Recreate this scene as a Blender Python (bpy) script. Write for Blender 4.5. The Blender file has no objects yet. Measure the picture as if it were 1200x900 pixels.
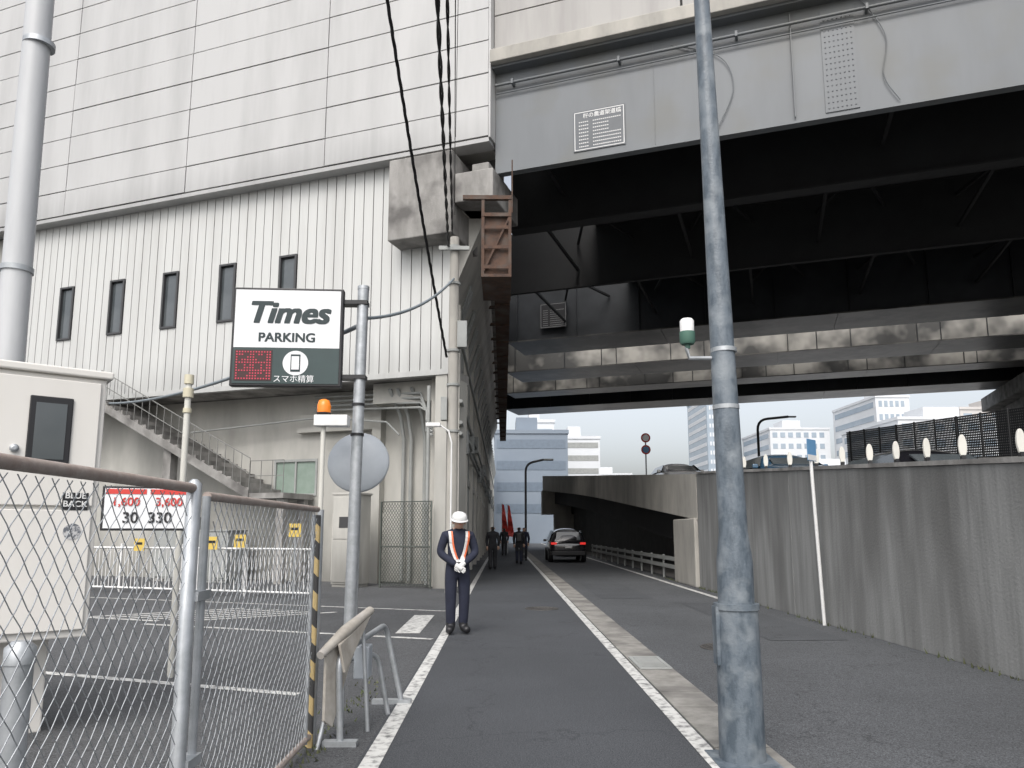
import bpy, math, random
from mathutils import Vector, Matrix
from mathutils.bvhtree import BVHTree
random.seed(3)
sc=bpy.context.scene
col=sc.collection
R=math.radians
# ------------------------------------------------------------------ helpers
class MB:
    def __init__(s): s.v=[];s.f=[];s.m=[];s.sm=[]
    def face(s,pts,mi=0,sm=False):
        b=len(s.v); s.v+= [tuple(p) for p in pts]; s.f.append(list(range(b,b+len(pts)))); s.m.append(mi); s.sm.append(sm)
    def _add(s,vs,fs,mi,sm=False):
        b=len(s.v); s.v+=[tuple(p) for p in vs]
        for f in fs: s.f.append([b+i for i in f]); s.m.append(mi); s.sm.append(sm)
    def box(s,x0,x1,y0,y1,z0,z1,mi=0,M=None):
        vs=[Vector((x,y,z)) for z in(z0,z1) for y in(y0,y1) for x in(x0,x1)]
        if M is not None: vs=[M@v for v in vs]
        s._add(vs,[(0,2,3,1),(4,5,7,6),(0,1,5,4),(2,6,7,3),(0,4,6,2),(1,3,7,5)],mi)
    def bar(s,p0,p1,w,h,mi=0,up=(0,0,1)):
        p0=Vector(p0);p1=Vector(p1);d=(p1-p0);L=d.length;d.normalize()
        u=Vector(up)
        if abs(d.dot(u))>.99:u=Vector((0,1,0))
        a=d.cross(u).normalized();b=a.cross(d).normalized()
        M=Matrix((( a.x,d.x,b.x,p0.x),(a.y,d.y,b.y,p0.y),(a.z,d.z,b.z,p0.z),(0,0,0,1)))
        s.box(-w/2,w/2,0,L,-h/2,h/2,mi,M)
    def tube(s,pts,r,n=10,mi=0,cap=True):
        pts=[Vector(p) for p in pts]; k=len(pts)
        rs=r if isinstance(r,(list,tuple)) else [r]*k
        vs=[];prev=None
        for i,p in enumerate(pts):
            d=(pts[min(i+1,k-1)]-pts[max(i-1,0)])
            if d.length<1e-9:d=Vector((0,0,1))
            d.normalize()
            if prev is None:
                u=Vector((0,0,1)) if abs(d.z)<.9 else Vector((1,0,0))
                a=d.cross(u).normalized()
            else: a=(prev-d*prev.dot(d)).normalized()
            prev=a; b=d.cross(a)
            for j in range(n):
                t=2*math.pi*j/n; vs.append(p+a*rs[i]*math.cos(t)+b*rs[i]*math.sin(t))
        fs=[]
        for i in range(k-1):
            for j in range(n):
                fs.append((i*n+j,i*n+(j+1)%n,(i+1)*n+(j+1)%n,(i+1)*n+j))
        s._add(vs,fs,mi,True)
        if cap:
            s.face(vs[:n][::-1],mi); s.face(vs[-n:],mi)
    def lathe(s,prof,c,n=16,mi=0,M=None):
        vs=[]
        for r,z in prof:
            for j in range(n):
                t=2*math.pi*j/n; v=Vector((r*math.cos(t),r*math.sin(t),z))
                if M is not None:v=M@v
                vs.append(v+Vector(c))
        fs=[(i*n+j,i*n+(j+1)%n,(i+1)*n+(j+1)%n,(i+1)*n+j) for i in range(len(prof)-1) for j in range(n)]
        s._add(vs,fs,mi,True)
        s.face(vs[:n][::-1],mi); s.face(vs[-n:],mi)
    def extrude(s,pts,vec,mi=0):
        a=[Vector(p) for p in pts]; b=[p+Vector(vec) for p in a]; n=len(a)
        s._add(a+b,[tuple(range(n))[::-1],tuple(range(n,2*n))]+[(i,(i+1)%n,n+(i+1)%n,n+i) for i in range(n)],mi)
    def obj(s,name,parent=None,mats=(),bevel=0,loc=None,rz=0,kind=None):
        me=bpy.data.meshes.new(name); me.from_pydata(s.v,[],s.f)
        for m in mats: me.materials.append(m)
        me.polygons.foreach_set('material_index',s.m); me.polygons.foreach_set('use_smooth',s.sm)
        me.update()
        o=bpy.data.objects.new(name,me); col.objects.link(o)
        if parent: o.parent=parent
        if loc: o.location=loc
        if rz: o.rotation_euler=(0,0,rz)
        if bevel:
            b=o.modifiers.new('bevel','BEVEL'); b.width=bevel; b.segments=2; b.limit_method='ANGLE'; b.angle_limit=R(40)
        if kind:o['kind']=kind
        return o
def thing(name,label,cat,loc=(0,0,0),rz=0,group=None):
    o=bpy.data.objects.new(name,None); o.empty_display_size=.2; col.objects.link(o)
    o.location=loc; o.rotation_euler=(0,0,rz); o['label']=label; o['category']=cat
    if group:o['group']=group
    return o
def sub(name,parent,loc,rz=0):
    e=bpy.data.objects.new(name,None);col.objects.link(e);e.parent=parent;e.location=loc;e.rotation_euler=(0,0,rz);return e
def copy_thing(o,loc,rz=None,label=None):
    n=o.copy(); col.objects.link(n); n.location=loc
    if rz is not None:n.rotation_euler=(0,0,rz)
    if label:n['label']=label
    def rec(a,b):
        for c in list(a.children):
            d=c.copy(); d.parent=b; col.objects.link(d); rec(c,d)
    rec(o,n); return n
def text(name,body,size,mat,parent,M,ext=.002,off=0,shear=0,ax='CENTER',sx=1,bold=0):
    c=bpy.data.curves.new(name,'FONT'); c.body=body; c.size=size; c.extrude=ext; c.offset=off; c.shear=shear; c.align_x=ax; c.align_y='CENTER'
    o=bpy.data.objects.new('t',c); col.objects.link(o); bpy.context.view_layer.update()
    me=bpy.data.meshes.new_from_object(o.evaluated_get(bpy.context.evaluated_depsgraph_get()))
    bpy.data.objects.remove(o)
    if bold:
        vs=[v.co.copy() for v in me.vertices]; fs=[tuple(p.vertices) for p in me.polygons]
        V=[];Fc=[]
        k=0
        for dx in(0,.5,1):
            for dy in(0,.5,1):
                b0=len(V); V+=[(v.x+(dx-.5)*bold*1.6,v.y+(dy-.5)*bold,v.z+k*.0004) for v in vs]; Fc+=[tuple(b0+i for i in f) for f in fs]; k+=1
        me=bpy.data.meshes.new(name); me.from_pydata(V,[],Fc)
    me.transform(M@Matrix.Diagonal((sx,1,1,1))); me.materials.clear(); me.materials.append(mat)
    n=bpy.data.objects.new(name,me); col.objects.link(n); n.parent=parent
    return n
def TF(x,y,z,rz=0): return Matrix.Translation((x,y,z))@Matrix.Rotation(rz,4,'Z')@Matrix.Rotation(R(90),4,'X')
# ------------------------------------------------------------------ materials
def mat(name,c1,c2=None,rough=.6,metal=0,scale=2,streak=0,bump=0,bscale=60,lo=.35,hi=.7,spec=.5,c3=None,s3=.5,emit=0,coat=0,st3=0):
    m=bpy.data.materials.new(name); m.use_nodes=True; nt=m.node_tree; N=nt.nodes; L=nt.links
    b=N['Principled BSDF']; b.inputs['Roughness'].default_value=rough; b.inputs['Metallic'].default_value=metal
    b.inputs['Specular IOR Level'].default_value=spec; b.inputs['Coat Weight'].default_value=coat
    c1=(*c1,1); 
    tc=N.new('ShaderNodeTexCoord')
    mp=N.new('ShaderNodeMapping'); L.new(tc.outputs['Object'],mp.inputs[0])
    if streak: mp.inputs['Scale'].default_value=(1,1,streak)
    if c2 is None: c2=tuple(max(0,c*.85) for c in c1[:3])
    n=N.new('ShaderNodeTexNoise'); n.inputs['Scale'].default_value=scale; n.inputs['Detail'].default_value=4; n.inputs['Roughness'].default_value=.65
    L.new(mp.outputs[0],n.inputs['Vector'])
    r=N.new('ShaderNodeMapRange'); r.inputs['From Min'].default_value=lo; r.inputs['From Max'].default_value=hi
    L.new(n.outputs['Fac'],r.inputs['Value'])
    x=N.new('ShaderNodeMix'); x.data_type='RGBA'; x.inputs[6].default_value=c1; x.inputs[7].default_value=(*c2,1)
    L.new(r.outputs[0],x.inputs[0]); out=x.outputs[2]
    if c3:
        n3=N.new('ShaderNodeTexNoise'); n3.inputs['Scale'].default_value=s3; n3.inputs['Detail'].default_value=3
        if st3:
            m3=N.new('ShaderNodeMapping'); m3.inputs['Scale'].default_value=(1,1,st3); L.new(tc.outputs['Object'],m3.inputs[0]); L.new(m3.outputs[0],n3.inputs['Vector'])
        else: L.new(tc.outputs['Object'],n3.inputs['Vector'])
        r3=N.new('ShaderNodeMapRange'); r3.inputs['From Min'].default_value=.48; r3.inputs['From Max'].default_value=.68
        L.new(n3.outputs['Fac'],r3.inputs['Value'])
        x3=N.new('ShaderNodeMix'); x3.data_type='RGBA'; x3.inputs[7].default_value=(*c3,1)
        L.new(out,x3.inputs[6]); L.new(r3.outputs[0],x3.inputs[0]); out=x3.outputs[2]
    L.new(out,b.inputs['Base Color'])
    if emit:
        L.new(out,b.inputs['Emission Color']); b.inputs['Emission Strength'].default_value=emit
    if bump:
        nb=N.new('ShaderNodeTexNoise'); nb.inputs['Scale'].default_value=bscale; nb.inputs['Detail'].default_value=2
        L.new(tc.outputs['Object'],nb.inputs['Vector'])
        bp=N.new('ShaderNodeBump'); bp.inputs['Strength'].default_value=bump; bp.inputs['Distance'].default_value=.01
        L.new(nb.outputs['Fac'],bp.inputs['Height']); L.new(bp.outputs[0],b.inputs['Normal'])
    return m
def zgrad(m,z0,z1,k):
    nt=m.node_tree;N=nt.nodes;L=nt.links;b=N['Principled BSDF'];src=b.inputs['Base Color'].links[0].from_socket
    tc=N.new('ShaderNodeTexCoord');sp=N.new('ShaderNodeSeparateXYZ');L.new(tc.outputs['Object'],sp.inputs[0])
    no=N.new('ShaderNodeTexNoise');no.inputs['Scale'].default_value=1.6;no.inputs['Detail'].default_value=4
    mp=N.new('ShaderNodeMapping');mp.inputs['Scale'].default_value=(2.5,2.5,.15);L.new(tc.outputs['Object'],mp.inputs[0]);L.new(mp.outputs[0],no.inputs['Vector'])
    a=N.new('ShaderNodeMath');a.operation='MULTIPLY_ADD';a.inputs[1].default_value=(z1-z0)*1.4;L.new(no.outputs['Fac'],a.inputs[0]);L.new(sp.outputs[2],a.inputs[2])
    r=N.new('ShaderNodeMapRange');r.inputs['From Min'].default_value=z0+(z1-z0)*.7;r.inputs['From Max'].default_value=z1+(z1-z0)*.7
    r.inputs['To Min'].default_value=k;r.inputs['To Max'].default_value=1;L.new(a.outputs[0],r.inputs['Value'])
    x=N.new('ShaderNodeMix');x.data_type='RGBA';x.blend_type='MULTIPLY';x.inputs[0].default_value=1
    L.new(src,x.inputs[6]);L.new(r.outputs[0],x.inputs[7]);L.new(x.outputs[2],b.inputs['Base Color']);return m
def asphalt(name,base,var=.35):
    m=mat(name,base,tuple(c*(1+var) for c in base),rough=.85,scale=.6,bump=.5,bscale=90,c3=tuple(c*1.35 for c in base),s3=.25)
    nt=m.node_tree;N=nt.nodes;L=nt.links;b=N['Principled BSDF']
    src=b.inputs['Base Color'].links[0].from_socket
    tc=N.new('ShaderNodeTexCoord'); n=N.new('ShaderNodeTexNoise'); n.inputs['Scale'].default_value=110; n.inputs['Detail'].default_value=2
    L.new(tc.outputs['Object'],n.inputs['Vector'])
    r=N.new('ShaderNodeMapRange'); r.inputs['From Min'].default_value=.3;r.inputs['From Max'].default_value=.75;r.inputs['To Min'].default_value=.3;r.inputs['To Max'].default_value=2.2
    L.new(n.outputs['Fac'],r.inputs['Value'])
    mu=N.new('ShaderNodeMix');mu.data_type='RGBA';mu.blend_type='MULTIPLY';mu.inputs[0].default_value=1
    L.new(src,mu.inputs[6]);L.new(r.outputs[0],mu.inputs[7])
    v=N.new('ShaderNodeTexVoronoi');v.feature='DISTANCE_TO_EDGE';v.inputs['Scale'].default_value=.3
    nw=N.new('ShaderNodeTexNoise');nw.inputs['Scale'].default_value=2.5;nw.inputs['Detail'].default_value=4
    L.new(tc.outputs['Object'],nw.inputs['Vector'])
    ad=N.new('ShaderNodeMix');ad.data_type='RGBA';ad.blend_type='LINEAR_LIGHT';ad.inputs[0].default_value=.5
    L.new(tc.outputs['Object'],ad.inputs[6]);L.new(nw.outputs['Color'],ad.inputs[7]);L.new(ad.outputs[2],v.inputs['Vector'])
    r2=N.new('ShaderNodeMapRange');r2.inputs['From Min'].default_value=.0;r2.inputs['From Max'].default_value=.006;r2.inputs['To Min'].default_value=.65
    L.new(v.outputs['Distance'],r2.inputs['Value'])
    m2=N.new('ShaderNodeMix');m2.data_type='RGBA';m2.blend_type='MULTIPLY';m2.inputs[0].default_value=1
    L.new(mu.outputs[2],m2.inputs[6]);L.new(r2.outputs[0],m2.inputs[7]);L.new(m2.outputs[2],b.inputs['Base Color'])
    return m
def stripes(name,ca,cb,period=.12):
    m=mat(name,ca,ca,rough=.45);nt=m.node_tree;N=nt.nodes;L=nt.links
    tc=N.new('ShaderNodeTexCoord');sp=N.new('ShaderNodeSeparateXYZ');L.new(tc.outputs['Object'],sp.inputs[0])
    a=N.new('ShaderNodeMath');a.operation='ADD';L.new(sp.outputs[0],a.inputs[0]);L.new(sp.outputs[2],a.inputs[1])
    d=N.new('ShaderNodeMath');d.operation='DIVIDE';d.inputs[1].default_value=period;L.new(a.outputs[0],d.inputs[0])
    fr=N.new('ShaderNodeMath');fr.operation='FRACT';L.new(d.outputs[0],fr.inputs[0])
    g=N.new('ShaderNodeMath');g.operation='GREATER_THAN';g.inputs[1].default_value=.5;L.new(fr.outputs[0],g.inputs[0])
    x=N.new('ShaderNodeMix');x.data_type='RGBA';x.inputs[6].default_value=(*ca,1);x.inputs[7].default_value=(*cb,1)
    L.new(g.outputs[0],x.inputs[0]);L.new(x.outputs[2],N['Principled BSDF'].inputs['Base Color']);return m

M_asph=asphalt('asphalt_lot',(.052,.054,.057))
M_path=asphalt('asphalt_path',(.039,.042,.047),.2)
M_lane=asphalt('asphalt_lane',(.053,.056,.06),.3)
M_ground=mat('ground_far',(.12,.12,.115),(.18,.17,.16),rough=.95,scale=.05)
M_line=mat('road_paint',(.56,.56,.54),(.12,.12,.12),rough=.7,scale=11,lo=.47,hi=.68,bump=.3)
M_gut=mat('gutter_concrete',(.28,.27,.25),(.17,.165,.15),rough=.9,scale=5,bump=.4,c3=(.11,.105,.1),s3=1.2)
M_clad=mat('white_cladding',(.47,.47,.465),(.37,.37,.365),rough=.5,scale=.9,streak=.15,lo=.42,hi=.8)
zgrad(M_clad,12.2,13.2,.8)
M_para=mat('aged_parapet_panel',(.36,.35,.335),(.27,.26,.25),rough=.6,scale=1.2,streak=.12,lo=.42,hi=.75)
M_rib=mat('white_ribbed_panel',(.54,.545,.53),(.46,.46,.445),rough=.5,scale=1.5,streak=.1,lo=.45,hi=.8)
zgrad(M_rib,5.8,7.0,.78)
M_gap=mat('panel_joint',(.07,.07,.07),rough=.9)
M_trim=mat('dark_trim',(.05,.05,.052),rough=.4)
M_glass=mat('window_glass',(.05,.06,.065),(.09,.1,.105),rough=.06,scale=.7,spec=.9)
M_cream=mat('cream_wall',(.46,.45,.415),(.35,.345,.32),rough=.8,scale=1.1,streak=.3,bump=.2,c3=(.3,.295,.27),s3=.7,st3=.4)
zgrad(M_cream,.2,1.6,.65)
M_conc=mat('weathered_concrete',(.33,.32,.305),(.17,.165,.155),rough=.92,scale=1.6,streak=.35,bump=.5,bscale=25,c3=(.12,.115,.11),s3=1.3)
M_wall=mat('stained_retaining_concrete',(.27,.272,.265),(.17,.172,.167),rough=.95,scale=6,streak=.07,bump=.5,bscale=30,lo=.4,hi=.75,c3=(.15,.15,.145),s3=1.1,st3=.25)
zgrad(M_wall,3.1,1.4,.6)
M_concl=mat('light_concrete',(.44,.42,.38),(.3,.29,.265),rough=.9,scale=1.2,streak=.4,bump=.3)
M_side=mat('pale_side_wall',(.62,.6,.55),(.45,.44,.41),rough=.85,scale=1.4,streak=.4,bump=.2)
M_gird=mat('grey_girder_paint',(.145,.157,.167),(.118,.128,.137),rough=.5,scale=.8,streak=.2,lo=.4,hi=.75,c3=(.13,.135,.13),s3=.6)
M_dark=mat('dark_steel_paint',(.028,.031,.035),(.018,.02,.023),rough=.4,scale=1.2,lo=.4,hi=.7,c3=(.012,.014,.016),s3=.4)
M_flange=mat('flange_painted_reflection',(.13,.125,.115),(.04,.04,.04),rough=.3,scale=.35,lo=.42,hi=.58)  # sky reflection on the flange bottoms painted in as paler patches
M_pale=mat('painted_gap_light',(.4,.385,.35),(.06,.06,.058),rough=.5,scale=.22,lo=.4,hi=.56)  # light falling through the deck gap, painted as pale patches
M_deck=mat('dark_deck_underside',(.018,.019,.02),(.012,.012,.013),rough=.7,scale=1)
M_rust=mat('rusty_steel',(.105,.058,.038),(.05,.033,.027),rough=.85,scale=6,bump=.4,c3=(.12,.1,.085),s3=1.5)
M_galv=mat('galvanised_steel',(.48,.5,.52),(.33,.35,.36),rough=.42,metal=.5,scale=9,lo=.3,hi=.7)
M_poleg=mat('chipped_grey_pole_paint',(.115,.14,.165),(.07,.09,.11),rough=.45,scale=14,streak=.35,lo=.45,hi=.6,bump=.25,c3=(.19,.215,.235),s3=6)
M_tanrail=mat('tan_rusty_pipe',(.36,.31,.28),(.27,.21,.18),rough=.6,scale=12,bump=.2)
M_cab=mat('beige_cabinet_paint',(.72,.7,.66),(.64,.62,.58),rough=.5,scale=1.2,streak=.3)
M_white=mat('white_enamel',(.74,.74,.73),(.66,.66,.65),rough=.4,scale=3)
M_signw=mat('sign_face_white',(.76,.77,.78),(.72,.73,.74),rough=.3,scale=1)
M_black=mat('black_plastic',(.015,.015,.017),rough=.45)
M_signd=mat('sign_face_dark_green',(.03,.055,.055),(.025,.045,.045),rough=.3)
M_led=mat('led_panel',(.05,.012,.012),(.035,.01,.01),rough=.5)
M_ledon=mat('led_lit',(.5,.04,.08),(.42,.04,.06),emit=.3)
M_orange=mat('orange_lens',(.8,.22,.02),(.75,.2,.02),rough=.25,emit=.15)
M_yellow=mat('yellow_paint',(.65,.47,.1),(.55,.4,.1),rough=.5)
M_red=mat('red_paint',(.6,.05,.04),(.5,.04,.03),rough=.5)
M_blue=mat('blue_paint',(.1,.25,.45),(.12,.27,.45),rough=.5)
M_green=mat('green_paint',(.07,.16,.12),(.06,.13,.1),rough=.6)
M_tape=stripes('hazard_tape',(.5,.38,.18),(.05,.05,.05),.24)
M_mirb=mat('mirror_back',(.42,.45,.48),(.36,.39,.42),rough=.35,scale=2)
M_navy=mat('navy_cloth',(.018,.022,.042),(.012,.014,.028),rough=.9,scale=6,bump=.3,bscale=40)
M_blk=mat('black_cloth',(.02,.02,.023),(.03,.03,.035),rough=.9,scale=8)
M_skin=mat('skin',(.5,.32,.24),(.45,.28,.2),rough=.55,scale=8)
M_hair=mat('dark_hair',(.02,.015,.012),rough=.6)
M_glove=mat('white_gloves',(.7,.7,.69),rough=.9)
M_vest=mat('orange_reflective',(.7,.16,.06),(.65,.14,.05),rough=.5)
M_wire=mat('black_cable',(.012,.012,.013),rough=.6)
M_hose=mat('grey_conduit',(.2,.23,.25),rough=.6)
M_pvc=mat('cream_pvc',(.62,.61,.56),(.55,.54,.49),rough=.5)
M_cap=mat('pale_yellow_plastic',(.6,.56,.42),(.52,.48,.36),rough=.5)
M_plate=mat('board_dirty_beige',(.45,.42,.37),(.32,.29,.25),rough=.75,scale=7,c3=(.5,.48,.46),s3=3)
M_fb=mat('far_blue_grey_wall',(.22,.26,.31),(.19,.23,.28),rough=.7,scale=.2)
M_fw=mat('far_white_wall',(.66,.68,.7),(.6,.62,.64),rough=.7,scale=.2)
M_fbe=mat('far_beige_wall',(.56,.54,.52),(.5,.48,.46),rough=.7,scale=.2)
M_fg=mat('far_glass',(.3,.36,.42),(.36,.42,.48),rough=.2,scale=.3)
M_pipeg=mat('grey_pipes',(.33,.34,.33),(.26,.27,.26),rough=.6)
M_weed=mat('weeds',(.07,.09,.04),(.1,.1,.05),rough=.9)
# ------------------------------------------------------------------ world / light / camera
SUN=Vector((-.15,-.6,.76)).normalized()
w=bpy.data.worlds.new("World"); sc.world=w; w.use_nodes=True
nt=w.node_tree; bg=nt.nodes['Background']; sky=nt.nodes.new('ShaderNodeTexSky'); sky.sky_type='NISHITA'; sky.sun_disc=False
sky.sun_elevation=math.asin(SUN.z); sky.sun_rotation=math.atan2(SUN.x,SUN.y); sky.dust_density=5.0; sky.air_density=1.0; sky.ozone_density=1
hs=nt.nodes.new('ShaderNodeHueSaturation'); hs.inputs['Saturation'].default_value=.35
nt.links.new(sky.outputs[0],hs.inputs['Color']); nt.links.new(hs.outputs[0],bg.inputs[0]); bg.inputs[1].default_value=.25
ld=bpy.data.lights.new('sun','SUN'); ld.energy=.85; ld.angle=R(30); ld.color=(1,.98,.95)
lo=bpy.data.objects.new('sun',ld); col.objects.link(lo); lo.rotation_euler=SUN.to_track_quat('Z','Y').to_euler(); lo.location=(0,0,60)
cd=bpy.data.cameras.new('camera'); cam=bpy.data.objects.new('camera',cd); col.objects.link(cam); sc.camera=cam
cd.sensor_width=36; cd.lens=26.0; cd.shift_y=.04; cd.clip_end=2000; cd.clip_start=.05
cam.location=(0,0,1.5); cam.rotation_euler=(R(98.2),0,R(-.66))
sc.view_settings.view_transform='Standard'; sc.view_settings.look='None'; sc.view_settings.exposure=0
# ------------------------------------------------------------------ oblique frame
A0=(-1.6,20,0); RZ=R(-20); cR,sR=math.cos(RZ),math.sin(RZ)
def W(x,y,z=0): return (A0[0]+cR*x-sR*y, A0[1]+sR*x+cR*y, z)
# ------------------------------------------------------------------ ground
def sheet(name,pts,z,m):
    b=MB(); b.face([(x,y,z) for x,y in pts]); o=b.obj(name,None,[m]); o['kind']='structure'; return o
sheet('ground',[(-700,-300),(700,-300),(700,1200),(-700,1200)],0,M_ground)
sheet('parking_lot',[(-40,-8),(-.95,-8),(-.95,40),(-40,40)],.004,M_asph)
sheet('footpath',[(-.95,-8),(1.36,-8),(1.36,160),(-.95,160)],.008,M_path)
sheet('road',[(1.36,-8),(5.6,-8),(5.6,160),(1.36,160)],.004,M_lane)
b=MB()
def linequad(b,p,q,w,z):
    p=Vector(p);q=Vector(q);d=(q-p).normalized();n=Vector((-d.y,d.x))*w/2
    b.face([(*(p-n),z),(*(q-n),z),(*(q+n),z),(*(p+n),z)])
linequad(b,(-.86,-6),(-.86,150),.13,.012)
linequad(b,(1.39,-6),(1.39,150),.12,.0125)
linequad(b,(4.85,14.5),(4.85,150),.14,.012)
b.obj('road_marking',None,[M_line],kind='structure')
b=MB()
y=-3.0
while y<70:
    b.box(1.47,1.86,y,y+.588,.0,.012+.004*random.random()); y+=.6
b.obj('road_gutter',None,[M_gut],kind='structure')
b=MB()
for (x0,x1,y0,y1) in((3.7,4.8,10.5,16),(2.2,3.4,17,24)):
    b.face([(x0,y0,.0095),(x1,y0+.05,.0095),(x1-.04,y1,.0095),(x0+.03,y1-.06,.0095)])
b.obj('asphalt_patch',None,[asphalt('asphalt_patch',(.046,.049,.053))],kind='structure')
b=MB()
def ol(x0,y0,x1,y1,w=.13):
    p=W(x0,y0)[:2];q=W(x1,y1)[:2]; linequad(b,p,q,w,.009)
def rel(X,Y):
    dx,dy=X-A0[0],Y-A0[1]; return (cR*dx+sR*dy, -sR*dx+cR*dy)
xa,ya=rel(-1.9,7.16); ol(xa-5.5,ya,xa,ya,.12)
xc,yc=rel(-1.0,10.7); ol(xc-5.2,yc,xc,yc,.12)
xd,yd=rel(-1.1,14.4); ol(xd-9,yd,xd,yd,.1)
for i in range(6):
    ol(xc-6.9+i*.42,yc+.5+.02*i,xc-5.3+i*.42,yc+2.6,.13)
ol(xc-7.4,yc+.4,xc-5.28,yc+.4,.12)
linequad(b,(-1.42,11.3),(-1.42,13.7),.36,.0095)
b.obj('parking_marking',None,[M_line],kind='structure')
b=MB(); rr=random.Random(9)
for i in range(420):
    y=rr.uniform(5,26); x=5.27-abs(rr.gauss(0,.05)); h=rr.uniform(.02,.09); a=rr.uniform(0,3.1)
    if rr.random()<.55 and math.sin(y*1.7)<.2: continue
    b.face([(x-.012*math.cos(a),y-.012*math.sin(a),.005),(x+.012*math.cos(a),y+.012*math.sin(a),.005),(x+rr.uniform(-.03,.02),y+rr.uniform(-.03,.03),h)])
for i in range(220):
    y=rr.uniform(4,8); x=-1.3+rr.gauss(0,.07); h=rr.uniform(.015,.05); a=rr.uniform(0,3.1)
    b.face([(x-.01*math.cos(a),y-.01*math.sin(a),.005),(x+.01*math.cos(a),y+.01*math.sin(a),.005),(x+rr.uniform(-.03,.02),y+rr.uniform(-.03,.03),h)])
o=b.obj('weeds',None,[M_weed],kind='stuff'); o['label']='sparse weeds along the foot of the wall and fence'; o['category']='weeds'
def manhole(x,y,r,lab):
    t=thing('manhole_cover',lab,'manhole cover',(x,y,.006),group='manhole covers in the roadway')
    q=MB(); q.lathe([(r,0),(r,.012),(r-.03,.014),(r-.03,.011),(0.01,.011)],(0,0,0),32)
    for i in range(-4,5):
        h=math.sqrt(max(.01,(r-.06)**2-(i*r/5)**2)); q.box(i*r/5-.008,i*r/5+.008,-h,h,.011,.015)
    q.obj('cover',t,[mat('iron_cover',(.07,.068,.065),(.1,.095,.09),rough=.7,metal=.4,scale=8)])
manhole(2.9,9.9,.33,'dark round iron manhole cover set in the asphalt lane')
manhole(.75,14.8,.33,'small round manhole cover set in the footpath')
t=thing('drain_grate','steel drain grate set in the concrete gutter','drain grate',(1.665,8.7,.018))
q=MB(); q.box(-.18,.18,-.38,-.34,0,.014);q.box(-.18,.18,.34,.38,0,.014);q.box(-.18,-.14,-.34,.34,0,.014);q.box(.14,.18,-.34,.34,0,.014)
for i in range(9): q.box(-.14,.14,-.32+i*.08-.012,-.32+i*.08+.012,0,.013)
q.box(-.17,.17,-.37,.37,-.004,.002,1); q.obj('grate',t,[M_pipeg,M_black])
# ------------------------------------------------------------------ STATION BUILDING (oblique)
B=thing('station_building','large off-white panel-clad railway building over a car park','building',A0,RZ)
b=MB(); pitch=.324; z0,z1=5.95,12.3; wins=[-(5.33+2.268*k) for k in range(5)]
sr=.146-pitch
while sr<16.7:
    a,c=-(sr+pitch)+.014,-sr-.014; cx=(a+c)/2; dd=random.uniform(0,.006)
    if any(abs(cx-wx)<pitch*.99 for wx in wins):
        b.box(a,c,dd,.09,z0,8.0); b.box(a,c,dd,.09,9.9,z1)
    else: b.box(a,c,dd,.09,z0,z1)
    sr+=pitch
b.box(-16.7,.18,.1,.13,z0,8.0,1); b.box(-16.7,.18,.1,.13,9.9,z1,1)
xs=sorted([-16.7]+[w+d for w in wins for d in(-pitch,pitch)]+[.18])
for i in range(0,len(xs),2): b.box(xs[i],xs[i+1],.1,.13,8.0,9.9,1)
b.box(-16.75,.2,-.04,.14,z0-.16,z0-.004,0)
b.obj('ribbed_wall',B,[M_rib,M_gap])
for wx in wins:
    we=sub('window',B,(wx,0,8.95))
    q=MB(); a=pitch-.005
    q.box(-a,-a+.07,-.05,.16,-.95,.95);q.box(a-.07,a,-.05,.16,-.95,.95);q.box(-a+.07,a-.07,-.05,.16,.88,.95);q.box(-a+.07,a-.07,-.05,.16,-.95,-.88)
    q.obj('frame',we,[M_trim],bevel=.008)
    q=MB(); q.box(-a+.07,a-.07,.05,.07,-.88,.88); q.obj('glass',we,[M_glass])
b=MB(); cols=[1.4]+[-3.9-5.25*i for i in range(6)]
rows=[12.35,13.25]+[14.25+1.0*i for i in range(11)]
for i in range(len(cols)-1):
    for j in range(len(rows)-1):
        dd=random.uniform(-.008,.008)
        b.box(cols[i+1]+.014,cols[i]-.014,-.42+dd,-.3,rows[j]+.016,rows[j+1]-.016)
b.box(cols[-1],1.39,-.3,-.2,12.33,24.3,1)
b.box(cols[-1],1.4,-.40,.12,12.2,12.33,0)
b.box(1.4,1.46,-.44,.3,12.3,24.3,0)
b.obj('upper_cladding',B,[M_clad,M_gap],bevel=.006)
b=MB()
b.box(-34,1.2,.3,1.0,12.4,24.2); b.box(-34,-16.8,.2,.9,0,12.2); b.box(-34,1.35,-.2,6,24.3,24.6)
b.obj('upper_structure',B,[M_cream])
b=MB(); b.box(-16.7,-.1,.16,1.9,5.82,6.1); b.obj('floor_slab',B,[M_conc])
b=MB()
b.box(-16.7,-6.55,1.4,1.7,0,5.8);b.box(-6.55,-4.95,1.4,1.7,0,2.6);b.box(-6.55,-4.95,1.4,1.7,3.75,5.8);b.box(-4.95,-.3,1.4,1.7,0,5.8)
b.box(-2.9,-2.6,1.1,1.4,0,5.8);b.box(-.3,.05,-.0,1.4,0,5.8)
b.box(-2.6,-.3,.6,1.4,5.2,5.8)
b.box(-5.6,-2.9,1.15,1.4,4.55,5.1)
b.obj('ground_floor_wall',B,[M_cream])
we=sub('window',B,(-5.75,1.4,3.17))
q=MB();q.box(-.8,.8,-.03,.1,.5,.575);q.box(-.8,.8,-.03,.1,-.575,-.5);q.box(-.8,-.73,-.03,.1,-.5,.5);q.box(.73,.8,-.03,.1,-.5,.5);q.box(-.03,.03,-.02,.08,-.5,.5);q.obj('frame',we,[M_pipeg])
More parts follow.
